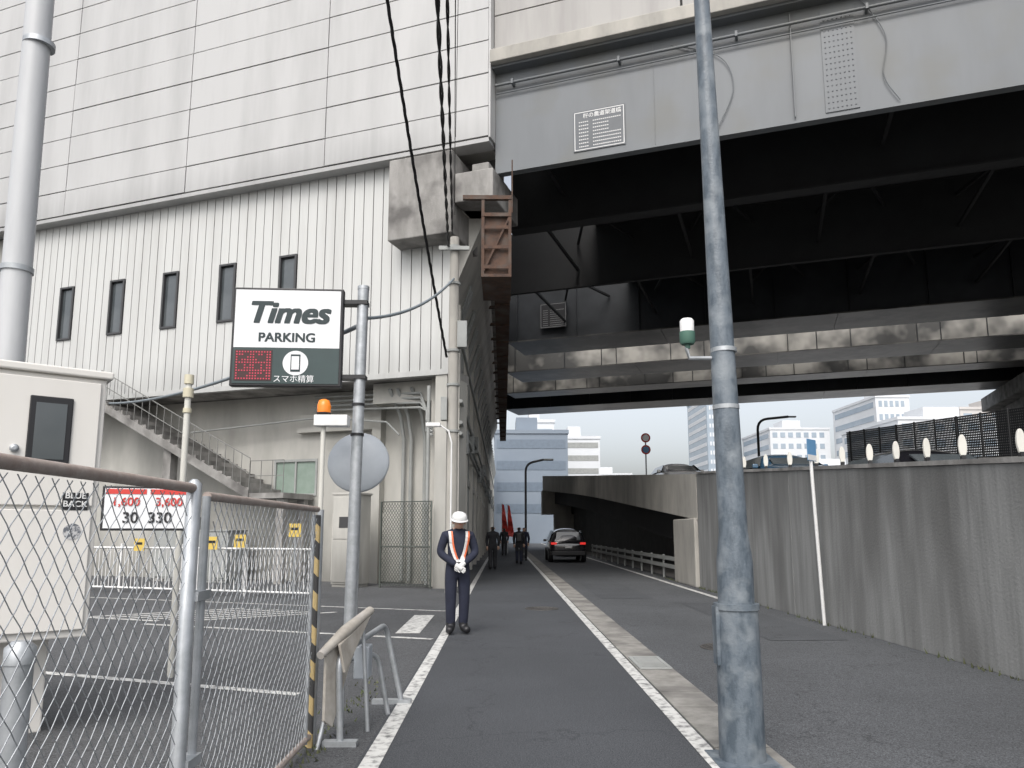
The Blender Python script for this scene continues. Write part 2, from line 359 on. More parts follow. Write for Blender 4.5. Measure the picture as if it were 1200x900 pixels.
q=MB();q.box(-.73,.73,.03,.05,-.5,.5);q.obj('glass',we,[mat('green_glass',(.2,.26,.22),(.26,.32,.28),rough=.15)])
for dx,m in((-3.9,M_cab),(-2.25,M_cream)):
    de=sub('door',B,(dx,1.4 if dx<-3 else 1.38,0))
    q=MB();q.box(-.42,.42,-.05,-.005,.05,2.05);q.obj('panel',de,[m],bevel=.006)
    q=MB();q.tube([(.32,-.05,1.0),(.32,-.1,1.0),(.24,-.1,1.0)],.012);q.obj('handle',de,[M_galv])
b=MB()
for x in(-1.9,-1.65,-1.2): b.tube([(x,1.25,.1),(x,1.25,4.2),(x,1.0,4.9),(x-.1,.5,5.6)],.055)
for i in range(4): b.tube([(-4.9,1.05,5.2+.14*i),(-2.5,.8,5.1+.14*i),(-1.0,.5,5.0+.14*i),(-.8,.5,4.9),(-.75,.4,4.6-.1*i),(-.5,.1,4.5-.1*i),(-.35,-.06,4.4-.1*i)],.035)
b.tube([(-9.5,.9,4.7),(-4.5,.9,4.95),(-2.3,.9,4.7),(-1.9,.95,4.3)],.03)
b.tube([(-.5,-.0,.1),(-.5,-.0,5.5)],.05)
b.obj('wall_pipe',B,[M_pipeg])
S=thing('outside_staircase','concrete staircase with thin steel railings climbing the building wall','stairs',A0,RZ)
b=MB(); n=18
for i in range(n):
    x=-6.2-i*.34; z=2.62+i*.172
    b.box(x-.34,x,-.2,1.3,z,z+.172)
b.extrude([(-6.2,-.25,2.45),(-12.32,-.25,5.5),(-12.32,-.25,5.75),(-6.2,-.25,2.72)],(0,.05,0))
b.extrude([(-6.2,-.2,2.46),(-12.32,-.2,5.55),(-12.32,-.2,5.72),(-6.2,-.2,2.62)],(0,1.5,0))
b.box(-6.2,-5.0,-.2,1.3,2.46,2.62)
b.box(-5.3,-5.05,-.1,.1,0,2.46);b.box(-5.3,-5.05,.9,1.1,0,2.46);b.box(-9.6,-9.3,-.1,.2,0,4.2)
b.obj('steps',S,[M_conc])
b=MB()
for (x0,zz0,x1,zz1,y) in((-6.2,2.7,-12.3,5.8,-.22),(-5.02,2.62,-6.2,2.62,-.2)):
    for h in(.95,.5): b.bar((x0,y,zz0+h),(x1,y,zz1+h),.025,.025)
    m=max(2,int(abs(x1-x0)/.3))
    for i in range(m+1):
        f=i/m; b.bar((x0+(x1-x0)*f,y,zz0+(zz1-zz0)*f),(x0+(x1-x0)*f,y,zz0+(zz1-zz0)*f+.95),.016,.016)
b.obj('railing',S,[mat('dull_rail_steel',(.2,.2,.19))])
for (x,w_,h_) in((-7.6,1.3,1.5),(-9.2,1.1,1.9)):
    t=thing('storage_box','grey steel storage box standing under the stairs','storage box',(*W(x,.3)[:2],0),RZ,group='storage boxes under the stairs')
    q=MB(); q.box(-w_/2,w_/2,-.4,.4,.08,h_); q.box(-w_/2-.03,w_/2+.03,-.43,.43,h_,h_+.05); q.box(-w_/2+.04,w_/2-.04,-.36,.36,0,.08); q.obj('case',t,[M_pipeg],bevel=.01)
    q=MB(); q.box(-w_/2+.06,-.01,-.42,-.403,.14,h_-.06);q.obj('door',t,[M_pipeg],bevel=.004)
    q=MB(); q.box(.01,w_/2-.06,-.42,-.403,.14,h_-.06);q.obj('door',t,[M_pipeg],bevel=.004)
P=thing('bridge_pier_head','rough stained concrete pier head projecting over the pavement','concrete pier',A0,RZ)
b=MB(); b.box(-1.5,.45,-.75,1.2,9.55,11.95); b.obj('cap',P,[M_conc],bevel=.03)
b=MB(); b.box(.46,1.6,-.6,1.5,10.45,11.3); b.box(.9,1.4,-.4,1.2,11.29,11.6); b.obj('bearing_seat',P,[M_conc],bevel=.03)
# ------------------------------------------------------------------ BRIDGE
G=thing('railway_bridge','wide grey steel girder railway bridge spanning the road','bridge',A0,RZ)
def xe(y): return (1.85-.342*y)/.94
XR=46
def girder(y,zt=14.2,zb=11.35,fw=.6,st=1.6):
    q=MB();x0=xe(y)
    q.box(x0,XR,y-.03,y+.03,zb+.06,zt); q.box(x0,XR,y-fw/2,y+fw/2,zb,zb+.06)
    x=x0+.3
    while x<XR: q.box(x,x+.03,y+.03,y+fw*.4,zb+.06,zt); x+=st
    return q.obj('girder',G,[M_deck])
q=MB(); x0=1.47
q.box(x0,XR,-.06,0,11.41,14.38); q.box(x0,XR,-.12,.12,11.35,11.41); q.box(x0,XR,-.36,.1,14.38,14.46)
for x in(5.9,15.2,24): q.box(x,x+.015,-.075,-.06,11.45,14.3)
q.box(10.0,10.75,-.085,-.06,11.5,14.2)
for i in range(7):
    for j in range(18): q.lathe([(.022,0),(.016,.015)],(0,0,0),6,0,Matrix.Translation((10.08+i*.098,-.085,11.6+j*.145))@Matrix.Rotation(R(90),4,'X'))
q.box(9.3,9.32,-.16,-.06,11.5,14.3)
q.obj('fascia_girder',G,[M_gird])
q=MB(); q.box(x0,XR,-.55,.4,14.46,14.85); q.obj('deck_edge',G,[M_concl],bevel=.02)
q=MB()
for j,(a,c) in enumerate(((14.87,16.1),(16.12,17.4),(17.42,18.7),(18.72,20.0))):
    x=x0
    while x<XR: q.box(x+.012,x+5.2,-.2,-.1,a+.008,c-.008); x+=5.25
q.obj('parapet_panel',G,[M_para],bevel=.006)
q=MB(); q.box(x0,XR,-.09,-.05,14.87,20); q.obj('parapet_backing',G,[M_gap])
q=MB(); q.tube([(1.5,-.2,13.95),(XR,-.2,13.95)],.04,10);q.tube([(1.5,-.14,13.72),(XR,-.14,13.72)],.02,8)
for x in range(2,44,3): q.box(x,x+.06,-.28,-.06,13.88,14.02)
def curve3(ps,n=14):
    out=[];P_=[Vector(p) for p in ps];P_=[P_[0]]+P_+[P_[-1]]
    for i in range(1,len(P_)-2):
        for k in range(n):
            t_=k/n;a,b_,c,d=P_[i-1:i+3]
            out.append(.5*((2*b_)+(c-a)*t_+(2*a-5*b_+4*c-d)*t_**2+(3*b_-a-3*c+d)*t_**3))
    return out+[P_[-2]]
q.tube(curve3([(6.4,-.12,14.1),(7.6,-.12,13.5),(7.9,-.12,12.6),(7.5,-.12,11.6)]),.012,6)
q.tube(curve3([(10.9,-.12,14.3),(11.4,-.12,13.2),(11.3,-.12,12.2),(11.6,-.12,11.5)]),.012,6)
q.obj('cable_duct',G,[M_gird])
girder(3.6,zb=11.2,fw=.5);girder(10.5,zb=11.5,fw=.2)
def boxg(y0,y1,zb=11.35,zt=14.0,pale=False):
    q=MB();x0=xe(y0); q.box(x0,XR,y0,y1,zb+.03,zt)
    x=x0+.5
    while x<XR: q.box(x,x+.04,y0-.12,y0-.002,zb+.05,zt); x+=3.2
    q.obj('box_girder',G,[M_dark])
    if pale:
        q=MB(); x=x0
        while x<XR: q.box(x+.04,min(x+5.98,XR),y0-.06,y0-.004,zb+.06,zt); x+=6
        q.obj('gap_light_plate',G,[M_pale])  # plates added over the web to carry the painted gap light
    q=MB(); x=x0
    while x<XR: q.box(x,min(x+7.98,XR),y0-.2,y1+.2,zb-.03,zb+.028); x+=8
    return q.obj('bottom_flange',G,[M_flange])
boxg(17.6,20.2);boxg(24.6,27.4,pale=True);boxg(32.0,33.6,zb=11.5,pale=True);boxg(37.8,40.6)
q=MB(); q.box(xe(0),XR,.3,20.8,14.02,14.3)
for a,c in((24.8,29.8),(32.2,41.0)): q.extrude([(xe(c),a,14.02),(XR,a,14.02),(XR,c,14.02),(xe(c),c,14.02)],(0,0,.3))
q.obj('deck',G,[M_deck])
q=MB()
gy=[0,3.6,10.5,17.6]
for a,c in zip(gy[:-1],gy[1:]):
    x=2.5-.36*a
    while x<XR-4:
        q.bar((x,a+.1,13.3),(x+2.3,c-.1,13.3),.1,.1); q.bar((x+2.3,a+.1,13.35),(x,c-.1,13.35),.1,.1)
        q.bar((x,a+.1,12.2),(x,c-.1,12.2),.1,.1)
        x+=4.6
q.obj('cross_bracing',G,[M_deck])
for (a,c) in((20.2,24.6),(27.4,32.0),(33.6,37.8)):
    q=MB();x=2-.36*a
    while x<XR: q.box(x,x+.25,a,c,12.9,13.5);x+=5
    q.obj('cross_beam',G,[M_dark])
q=MB(); q.box(24,40,30,44,0,10.2); q.box(23.2,40,29.5,44,10.2,11.2); q.box(25.5,29,22,29.5,9.3,11.2); q.obj('abutment',G,[M_conc],bevel=.05)
def plaque(x0,x1,z0,z1,y,mface,mline,title):
    e=sub('nameplate',G,((x0+x1)/2,y,(z0+z1)/2))
    w=(x1-x0)/2;h=(z1-z0)/2
    q=MB();q.box(-w,w,-.02,0,-h,h);q.obj('plate',e,[mface])
    q=MB();t=.018
    q.box(-w+.03,w-.03,-.024,-.021,h-.03-t,h-.03);q.box(-w+.03,w-.03,-.024,-.021,-h+.03,-h+.03+t);q.box(-w+.03,-w+.03+t,-.024,-.021,-h+.05,h-.05);q.box(w-.03-t,w-.03,-.024,-.021,-h+.05,h-.05)
    rr=random.Random(4)
    for i in range(8):
        zz=h*.45-i*h*.175
        x=-w*.78
        while x<w*(.8 if i not in(1,2,3) else .35):
            if not(-w*.45<x<-w*.3):
                q.box(x,x+.02,-.024,-.021,zz-.02,zz+.008); q.box(x+.025,x+.035,-.024,-.021,zz-.02,zz+.002+rr.random()*.012)
            x+=.055
    q.obj('lettering',e,[mline])
    if title: text('title_text',title,h*.26,mline,e,TF(w*.12,-.024,h*.72),.001,.001)
M_gl=mat('grey_plate',(.11,.12,.13),rough=.5)
plaque(3.73,5.14,11.6,12.75,-.065,M_gl,M_white,'桜の農道架道橋')
plaque(-2.6,-1.2,11.9,13.2,17.38,M_black,mat('dim_lettering',(.3,.3,.3)),None)
# ------------------------------------------------------------------ viaduct wall along the road
V=thing('viaduct_wall','pale grey concrete viaduct wall lined with columns and pipes along the footpath','wall',(-1.55,20,0))
b=MB(); b.box(-.5,.0,.75,75,0,10.3); b.box(-.3,1.0,-.2,44,10.45,11.3)
b.extrude([(0.002,.3,8.0),(1.0,.3,10.44),(-.2,.3,10.44),(-.2,.3,8.0)],(0,43.5,0)); b.obj('wall_body',V,[M_side])
b=MB(); b.box(-.3,1.55,.9,44,11.31,14.3); b.obj('girder_end_wall',V,[M_conc])
b=MB()
for i in range(16):
    y=.7+i*4.6; b.box(.003,.3,y,y+.5,0,8.0); b.box(.003,.08,y+2.1,y+3.3,.1,2.2)
b.box(.003,.22,.6,75,3.2,3.45);b.box(.003,.18,.6,75,6.0,6.2)
b.obj('column',V,[M_side])
b=MB()
for i in range(16):
    y=.7+i*4.6
    for k,dy in enumerate((1.0,1.5,1.8,3.6,4.1)): b.tube([(.14,y+dy,0),(.14,y+dy,7.6),(.55,y+dy,8.9)],.06 if k%2 else .04,8)
    b.box(.24,.44,y+2.2,y+2.7,3.9+.5*(i%3),4.6+.5*(i%3))
for zz in(4.2,4.5,5.1,6.8): b.tube([(.36,.3,zz),(.36,74,zz)],.05,8)
b.obj('wall_pipe',V,[M_pipeg])
for i in range(18):
    y=18.75+i*2.45; h=2.2 if i==0 else 1.45
    x0=-.6 if i==0 else -.3; wd=.8 if i==0 else .5
    t=thing('steel_bracket','rusty brown steel bracket frame hanging under the bridge edge','bracket',(x0,y,10.43),group='rusty brackets under the bridge edge')
    q=MB(); 
    for x in(0,wd-.08): q.box(x,x+.08,0,.08,-h,-.02)
    q.box(0,wd,-.01,.09,-h-.08,-h); q.box(0,wd,-.012,.092,-.6,-.5); q.box(-.5,wd,-.02,.1,-.12,-.012)
    q.bar((.02,.03,-h),(wd-.05,.03,-.6),.05,.05)
    if i==0:
        q.box(0,wd,.09,2.3,-h,-h+.04); q.box(wd-.06,wd,.09,2.3,-h+.04,-h+.9); q.tube([(wd+.02,0,-.5),(wd+.02,0,1.0)],.02,6)
        q.box(.08,.72,.1,.12,-h+.05,-.6)
        for k in range(3): q.box(.08,.72,-.005,.018,-h+.15+k*.55,-h+.25+k*.55)
    else:
        q.box(.08,wd-.08,-.005,.018,-h+.1,-h+.5)
    q.obj('frame',t,[M_rust])
t=thing('inspection_walkway','long rusty steel inspection walkway hanging along the bridge edge','walkway',(-.3,19.2,9))
q=MB(); q.box(0,.5,2.4,42,-.04,.0)
q.box(.46,.5,2.4,42,.0,.3); q.box(.46,.5,2.4,42,.9,1.2);q.obj('deck',t,[M_rust])
# ------------------------------------------------------------------ RAMP
def zt(y): return 2.2+.068*(y-7.5)
RM=thing('ramp_retaining_wall','stained concrete retaining wall carrying a rising road ramp','wall',(5.28,0,0))
b=MB(); y=-6
while y<20:
    e=min(y+6.55,20.2); b.extrude([(0,y+.006,0),(0,e-.006,0),(0,e-.006,zt(e)),(0,y+.006,zt(y))],(.35,0,0)); y=e
    if e>=20.2:break
b.obj('wall_panel',RM,[M_wall],bevel=.01)
b=MB(); b.extrude([(-.02,-6,zt(-6)+.002),(-.02,20.2,zt(20.2)+.002),(-.02,20.2,zt(20.2)+.06),(-.02,-6,zt(-6)+.06)],(.42,0,0)); b.obj('coping',RM,[M_conc])
b=MB(); b.extrude([(.36,-6,.0),(.36,20.2,0),(.36,20.2,zt(20.2)-.9),(.36,-6,zt(-6)-.9)],(12,0,0)); b.obj('ramp_road',RM,[M_lane])
b=MB(); b.extrude([(7.8,-6,0),(7.8,28,0),(7.8,28,zt(28)+.45),(7.8,-6,zt(-6)+.45)],(.3,0,0)); b.obj('far_parapet',RM,[M_conc])
RV=thing('concrete_ramp_viaduct','concrete road ramp on piers curving away behind the wall','ramp',(0,0,0))
path=[(5.28,20.25),(5.28,30),(5.28,40),(5.15,46),(4.8,52),(4.2,57.5),(3.3,62.5)]
def zt2(y): return zt(20.2)+.073*(y-20.2)
bA,bB,b2,b3,b4=MB(),MB(),MB(),MB(),MB()
for (x0,y0),(x1,y1) in zip(path[:-1],path[1:]):
    def slab(bb,dxa,dxb,d0,d1,zero=False):
        A=[Vector((x0+dxa,y0,0 if zero else zt2(y0)+d0)),Vector((x1+dxa,y1,0 if zero else zt2(y1)+d0)),Vector((x1+dxa,y1,zt2(y1)+d1)),Vector((x0+dxa,y0,zt2(y0)+d1))]
        Bq=[p+Vector((dxb-dxa,0,0)) for p in A]
        bb._add(A+Bq,[(0,1,2,3),(7,6,5,4),(0,4,5,1),(3,2,6,7),(0,3,7,4),(1,5,6,2)],0)
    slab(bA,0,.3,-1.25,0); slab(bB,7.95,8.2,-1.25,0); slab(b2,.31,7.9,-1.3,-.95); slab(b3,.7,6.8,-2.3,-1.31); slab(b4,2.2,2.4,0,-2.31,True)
bA.obj('parapet',RV,[M_concl]); bB.obj('parapet',RV,[M_concl]); b2.obj('deck',RV,[M_conc]); b3.obj('box_girder',RV,[M_deck]); b4.obj('shade_infill',RV,[mat('painted_underside_shade',(.09,.09,.085),(.05,.05,.05))])  # last part is a dark sheet painting the shade under the open ramp
b=MB(); b.box(5.2,6.6,20.3,22.8,0,zt2(21)-1.26); b.obj('pier',RV,[M_concl],bevel=.03)
b=MB(); b.box(3.2,5.6,61.2,62.9,2.9,zt2(62)-1.26); b.box(4.2,6.2,61,62.6,0,2.9); b.obj('pier',RV,[M_concl],bevel=.03)
t=thing('guardrail','low steel guardrail along the lane under the ramp','guardrail',(5.35,23,0))
b=MB()
for i in range(12): b.tube([(0,i*2,0),(0,i*2,.75)],.04,8)
for z in(.35,.6): b.box(-.07,-.03,0,22,z,z+.12)
b.obj('rail',t,[M_pipeg])
t=thing('mesh_fence','tall dark mesh fence on the far ramp parapet','fence',(13.15,0,0))
b=MB()
for i in range(28):
    y=-2+i*1.1; b.tube([(0,y,zt(y)+.4),(0,y,zt(y)+1.7)],.03,6)
for k in range(18): b.extrude([(0,-2,zt(-2)+.45+k*.07),(0,28,zt(28)+.45+k*.07),(0,28,zt(28)+.49+k*.07),(0,-2,zt(-2)+.49+k*.07)],(.02,0,0))
for i in range(400): y=-2+i*.075; b.box(0,.015,y,y+.03,zt(y)+.45,zt(y)+1.66)
b.obj('mesh_panel',t,[M_deck])
first=None
for i,y in enumerate((7.75,8.75,9.5,10.25,11.0,11.9,12.9,14.1,15.4,16.8,18.3)):
    loc=(5.5,y,zt(y)+.06)
    if first is None:
        first=thing('delineator_paddle','white oval delineator paddle standing on the ramp wall','delineator',loc,group='white paddles along the ramp wall')
        q=MB(); pts=[(.048*math.cos(a),0,.17+.14*math.sin(a)) for a in[2*math.pi*k/24 for k in range(24)]]
        q.extrude([(x,-.015,z) for x,_,z in pts],(0,.03,0)); q.obj('paddle',first,[M_pvc],bevel=.006)
        q=MB(); q.box(-.025,.025,-.025,.025,0,.06); q.obj('foot',first,[M_black])
    else: copy_thing(first,loc,rz=R(random.uniform(-12,12)))
# ------------------------------------------------------------------ CARS
M_tail=mat('tail_light',(.5,.02,.02),(.45,.02,.02),rough=.2,emit=.1)
M_taillit=mat('tail_light_lit',(.6,.03,.02),(.5,.02,.02),rough=.2,emit=1.0)
def car(loc,rz,paint,label,suv=True,lit=False,group=None):
    t=thing('parked_car' if not lit else 'moving_car',label,'car',loc,rz,group)
    H=1.66 if suv else 1.46
    st=[(-2.28,.42,.80,.86,.74,.70),(-2.2,.28,.95,1.02,.86,.78),(-1.95,.24,1.02,H-.28,.9,.68),(-1.55,.24,1.02,H-.04,.91,.66),(-.6,.24,1.0,H,.92,.67),(.3,.24,.99,H-.04,.92,.65),(.75,.24,.98,H-.32,.92,.66),(1.15,.24,.97,1.03,.91,.74),(1.8,.24,.88,.93,.89,.7),(2.15,.28,.76,.8,.82,.62),(2.26,.42,.62,.66,.7,.55)]
    b=MB(); rings=[]
    for y,zl,zb,zt_,wb,wt in st:
        rings.append([(-wb*.92,y,zl),(-wb,y,zl+(zb-zl)*.45),(-wb*.97,y,zb),(-wt,y,zt_),(0,y,zt_+.03),(wt,y,zt_),(wb*.97,y,zb),(wb,y,zl+(zb-zl)*.45),(wb*.92,y,zl)])
    n=9
    vs=[p for r in rings for p in r]; fs=[]
    for i in range(len(rings)-1):
        for j in range(n): fs.append((i*n+j,i*n+(j+1)%n,(i+1)*n+(j+1)%n,(i+1)*n+j))
    fs.append(tuple(range(n))[::-1]); fs.append(tuple(range((len(rings)-1)*n,len(rings)*n)))
    b._add(vs,fs,0,True)
    o=b.obj('body',t,[paint]); s=o.modifiers.new('sub','SUBSURF'); s.levels=2;s.render_levels=2
    g=MB(); g.extrude([(-.6,-2.14,1.08),(.6,-2.14,1.08),(.54,-1.86,H-.2),(-.54,-1.86,H-.2)],(0,-.02,.0)); g.obj('rear_window',t,[M_glass])
    g=MB(); g.extrude([(-.62,1.1,1.04),(.62,1.1,1.04),(.56,.62,H-.2),(-.56,.62,H-.2)],(0,.03,.02)); g.obj('windscreen',t,[M_glass])
    for sx in(-1,1):
        g=MB(); g.extrude([(sx*.895,-1.7,1.05),(sx*.895,.85,1.03),(sx*.69,.4,H-.12),(sx*.69,-1.45,H-.12)],(sx*.01,0,.0)); g.obj('side_window',t,[M_glass])
        g=MB(); g.box(*sorted((sx*.9,sx*1.06)),.62,.74,.98,1.1); g.obj('mirror',t,[paint],bevel=.03)
        g=MB(); g.box(*sorted((sx*.56,sx*.84)),-2.27,-2.17,.86,.97); g.obj('tail_light',t,[M_taillit if lit else M_tail],bevel=.02)
        g=MB(); g.box(*sorted((sx*.5,sx*.8)),2.08,2.2,.62,.74); g.obj('headlight',t,[M_white],bevel=.02)
        for y in(-1.38,1.4):
            we=sub('wheel',t,(sx*.82,y,.34))
            RY=Matrix.Rotation(R(90),4,'Y')
            g=MB(); g.lathe([(.22,-.11),(.31,-.11),(.34,-.08),(.34,.08),(.31,.11),(.22,.11)],(0,0,0),24,0,RY); g.obj('tyre',we,[M_black])
            g=MB(); g.lathe([(.21,-.115),(.2,-.1),(.04,-.105)],(0,0,0),16,0,RY);g.lathe([(.21,.115),(.2,.1),(.04,.105)],(0,0,0),16,0,RY); g.obj('rim',we,[M_galv])
    g=MB(); g.box(-.82,.82,-2.34,-2.2,.34,.55); g.obj('bumper',t,[M_black],bevel=.03)
    g=MB(); g.box(-.17,.17,-2.33,-2.27,.7,.8); g.obj('number_plate',t,[M_white])
    return t
M_cblk=mat('black_car_paint',(.012,.012,.015),(.015,.015,.018),rough=.15,coat=1)
M_cblu=mat('dark_blue_car_paint',(.04,.1,.17),(.04,.09,.15),rough=.15,coat=1)
M_cwht=mat('white_car_paint',(.75,.75,.75),rough=.25,coat=1)
car((3.15,38.5,.012),0,M_cblk,'black suv with lit red tail lights driving away along the lane',lit=True)
cg='cars queued on the ramp above the wall'
car((8.0,21.2,zt(21)-.85),R(180),M_cblu,'dark blue car on the raised ramp behind the concrete wall',group=cg,suv=False)
car((8.3,14.6,zt(14.6)-1.0),R(180),M_cblk,'dark car on the ramp in front of the mesh fence',group=cg,suv=False)
car((8.0,34,zt2(34)-.9),R(180),M_cwht,'white car further up the concrete ramp',group=cg,suv=False)
# ------------------------------------------------------------------ POLES
t=thing('utility_pole','worn grey-blue steel pole with a wide base sleeve by the gutter','pole',(1.58,5.12,0))
q=MB(); q.tube([(0,0,.95),(0,0,1.3),(0,0,1.5),(-.07,0,5.5),(-.12,0,9)],[.12,.12,.096,.058,.045],20)
q.obj('shaft',t,[M_poleg])
q=MB(); q.tube([(0,0,0),(0,0,1.0)],[.15,.14],20); q.tube([(0,0,.98),(0,0,1.02)],[.15,.15],20)
q.box(-.2,.2,-.2,.2,0,.02); q.box(-.155,-.13,-.05,.05,.62,1.0); q.obj('base_sleeve',t,[M_poleg])
for z in(2.35,2.76):
    q=MB(); q.tube([(-.015,0,z),(-.015,0,z+.03)],.092,16)
    if z>2.5: q.tube([(-.08,0,2.72),(-.26,0,2.72),(-.28,0,2.8)],.015,8)
    q.obj('band',t,[M_galv])
t=thing('beacon_lamp','small white and grey-green beacon on an arm of the pole','lamp',(1.31,5.12,2.82))
q=MB(); q.lathe([(.045,0),(.055,.02),(.055,.09)],(0,0,0),16); q.tube([(0,0,-.03),(0,0,0)],.02,8); q.obj('green_base',t,[M_green])
q=MB(); q.lathe([(.05,.091),(.05,.17),(.04,.185)],(0,0,0),16); q.obj('white_cap',t,[M_white])
t=thing('steel_pole','tall light grey steel pole beside the beige cabinet','pole',(-4.5,6.7,0))
q=MB(); q.tube([(0,0,0),(-.05,0,3.2),(-.12,0,9)],[.135,.125,.115],24); 
q.obj('shaft',t,[mat('light_pole_paint',(.5,.51,.52),(.43,.44,.45),rough=.45,scale=4,streak=.2)])
for z in(3.9,6.2):
    q=MB(); q.tube([(-.06,0,z),(-.06,0,z+.05)],.14,16); q.obj('band',t,[M_galv])
t=thing('electrical_cabinet','large beige two-tier steel electrical cabinet behind the fence','cabinet',(-3.12,5.75,0),R(38))
q=MB(); q.box(-1.6,0,0,.8,.72,2.68); q.box(-1.64,.04,-.04,.84,2.68,2.74); q.box(-1.4,-.2,.35,.7,0,.72); q.obj('case',t,[M_cab],bevel=.012)
for z0_,z1_ in((.78,1.66),(1.69,2.64)):
    q=MB(); q.box(-1.56,-.04,-.028,-.003,z0_,z1_); q.obj('door',t,[M_cab],bevel=.006)
q=MB(); q.box(-.5,-.22,-.045,-.029,1.98,2.5); q.obj('window',t,[M_black],bevel=.01)
q=MB(); q.box(-.46,-.26,-.05,-.0455,2.03,2.45); q.obj('window_glass',t,[M_glass])
q=MB(); q.lathe([(.03,0),(.03,.02),(.012,.025)],(0,0,0),14,0,Matrix.Translation((-.57,-.028,2.1))@Matrix.Rotation(R(90),4,'X')); q.obj('lock',t,[M_galv])
q=MB(); q.lathe([(.03,0),(.03,.02)],(0,0,0),14,0,Matrix.Translation((-.75,-.028,1.2))@Matrix.Rotation(R(90),4,'X'));q.obj('lock',t,[M_galv])
q=MB(); q.box(-.24,-.07,-.032,-.0285,1.66,1.79); q.obj('sticker',t,[M_black])
text('sticker_text','BLUE\nBACK',.062,M_white,t,TF(-.155,-.033,1.735),.0005,.001)
q=MB(); q.lathe([(.06,0),(.06,.003)],(0,0,0),24,0,Matrix.Translation((-.16,-.029,1.5))@Matrix.Rotation(R(90),4,'X'));q.obj('round_sticker',t,[mat('worn_sticker',(.12,.13,.15),(.5,.5,.5),scale=30,lo=.45,hi=.55)])
t=thing('sensor_post','slim cream post with pale cap bands standing in the car park','post',(-3.45,8,0))
q=MB(); q.tube([(0,0,0),(0,0,3.1)],.033,12); q.obj('shaft',t,[M_pvc])
for z,r_,h_ in((3.1,.05,.1),(2.95,.055,.1),(2.78,.045,.05)):
    q=MB(); q.tube([(0,0,z),(0,0,z+h_)],r_,12);q.obj('cap_band',t,[M_cap])
# ------------------------------------------------------------------ SIGN
t=thing('parking_sign','illuminated white and dark green parking sign on a galvanised post','sign',(-2.2,10.9,0))
q=MB(); q.tube([(0,0,0),(.06,0,5.15)],.085,16); q.tube([(.06,0,5.15),(.06,0,5.2)],.09,16)
q.obj('post',t,[M_galv])
for z in(3.75,4.9):
    q=MB(); q.box(-.24,.14,-.1,.1,z,z+.06); q.obj('bracket',t,[M_black])
for z in(2.9,3.35):
    q=MB(); q.tube([(.03,0,z),(.03,0,z+.04)],.1,14); q.obj('band',t,[M_black])
be=sub('sign_board',t,(-1.02,-.05,4.36),R(3))
q=MB(); q.box(-.81,.81,-.14,-.0,-.75,.75); q.obj('case',be,[M_black],bevel=.015)
q=MB(); q.box(-.77,.77,-.15,-.143,-.17,.71); q.obj('white_face',be,[M_signw])
q=MB(); q.box(-.77,.77,-.15,-.143,-.71,-.175); q.obj('dark_face',be,[M_signd])
M_ink=mat('sign_ink',(.012,.028,.032),rough=.5)
text('brand_text','Times',.46,M_ink,be,TF(-.0,-.153,.35),.001,0,.25,sx=1.06,bold=.022)
text('parking_text','PARKING',.19,M_ink,be,TF(.0,-.153,-.02),.001,0,bold=.007,sx=1.05)
q=MB(); q.box(-.74,-.2,-.156,-.151,-.67,-.21); q.obj('led_panel',be,[M_led])
q=MB()
rr=random.Random(5)
for i in range(13):
    for j in range(11):
        if (i%6 in(0,5)) or j in(0,3,6,10) or rr.random()<.3:
            q.box(-.72+i*.04,-.72+i*.04+.02,-.16,-.157,-.65+j*.04,-.65+j*.04+.02)
q.obj('led_dot',be,[M_ledon])
q=MB(); q.lathe([(.185,0),(.185,.004)],(0,0,0),32,0,Matrix.Translation((.14,-.151,-.4))@Matrix.Rotation(R(90),4,'X')); q.obj('icon_disc',be,[M_signw])
q=MB(); q.box(.07,.21,-.162,-.157,-.53,-.27); q.obj('phone_icon',be,[M_ink],bevel=.004)
q=MB(); q.box(.085,.195,-.166,-.163,-.5,-.3); q.obj('phone_screen',be,[M_signw])
text('payment_text','スマホ精算',.12,M_signw,be,TF(.12,-.153,-.645),.001,0)
t=thing('traffic_mirror','round convex traffic mirror seen from its grey back','mirror',(-2.36,12.0,0))
q=MB(); q.tube([(.0,.1,0),(0,.1,3.1)],.045,12); q.obj('post',t,[M_galv])
RX=Matrix.Rotation(R(80),4,'X')
q=MB(); q.lathe([(.05,.12),(.2,.1),(.38,.05),(.48,.0),(.5,-.02),(.5,-.05)],(0,-.0,2.62),36,0,RX); q.obj('back_shell',t,[M_mirb])
q=MB(); q.box(-.06,.06,-.14,.1,2.45,2.8); q.obj('bracket',t,[M_galv])
t=thing('warning_beacon','orange warning beacon on a white box atop a pale post','beacon',(-2.6,10.6,0))
q=MB(); q.tube([(0,0,0),(0,0,3.0)],.035,12); q.obj('post',t,[M_pvc])
q=MB(); q.box(-.12,.36,-.1,.1,3.0,3.16); q.obj('box',t,[M_white],bevel=.01)
q=MB(); q.lathe([(.1,3.162),(.105,3.2)],(0,0,0),16);q.obj('lamp_base',t,[M_black])
q=MB(); q.lathe([(.095,3.2),(.1,3.3),(.075,3.38),(.03,3.4)],(0,0,0),16);q.obj('lens',t,[M_orange])
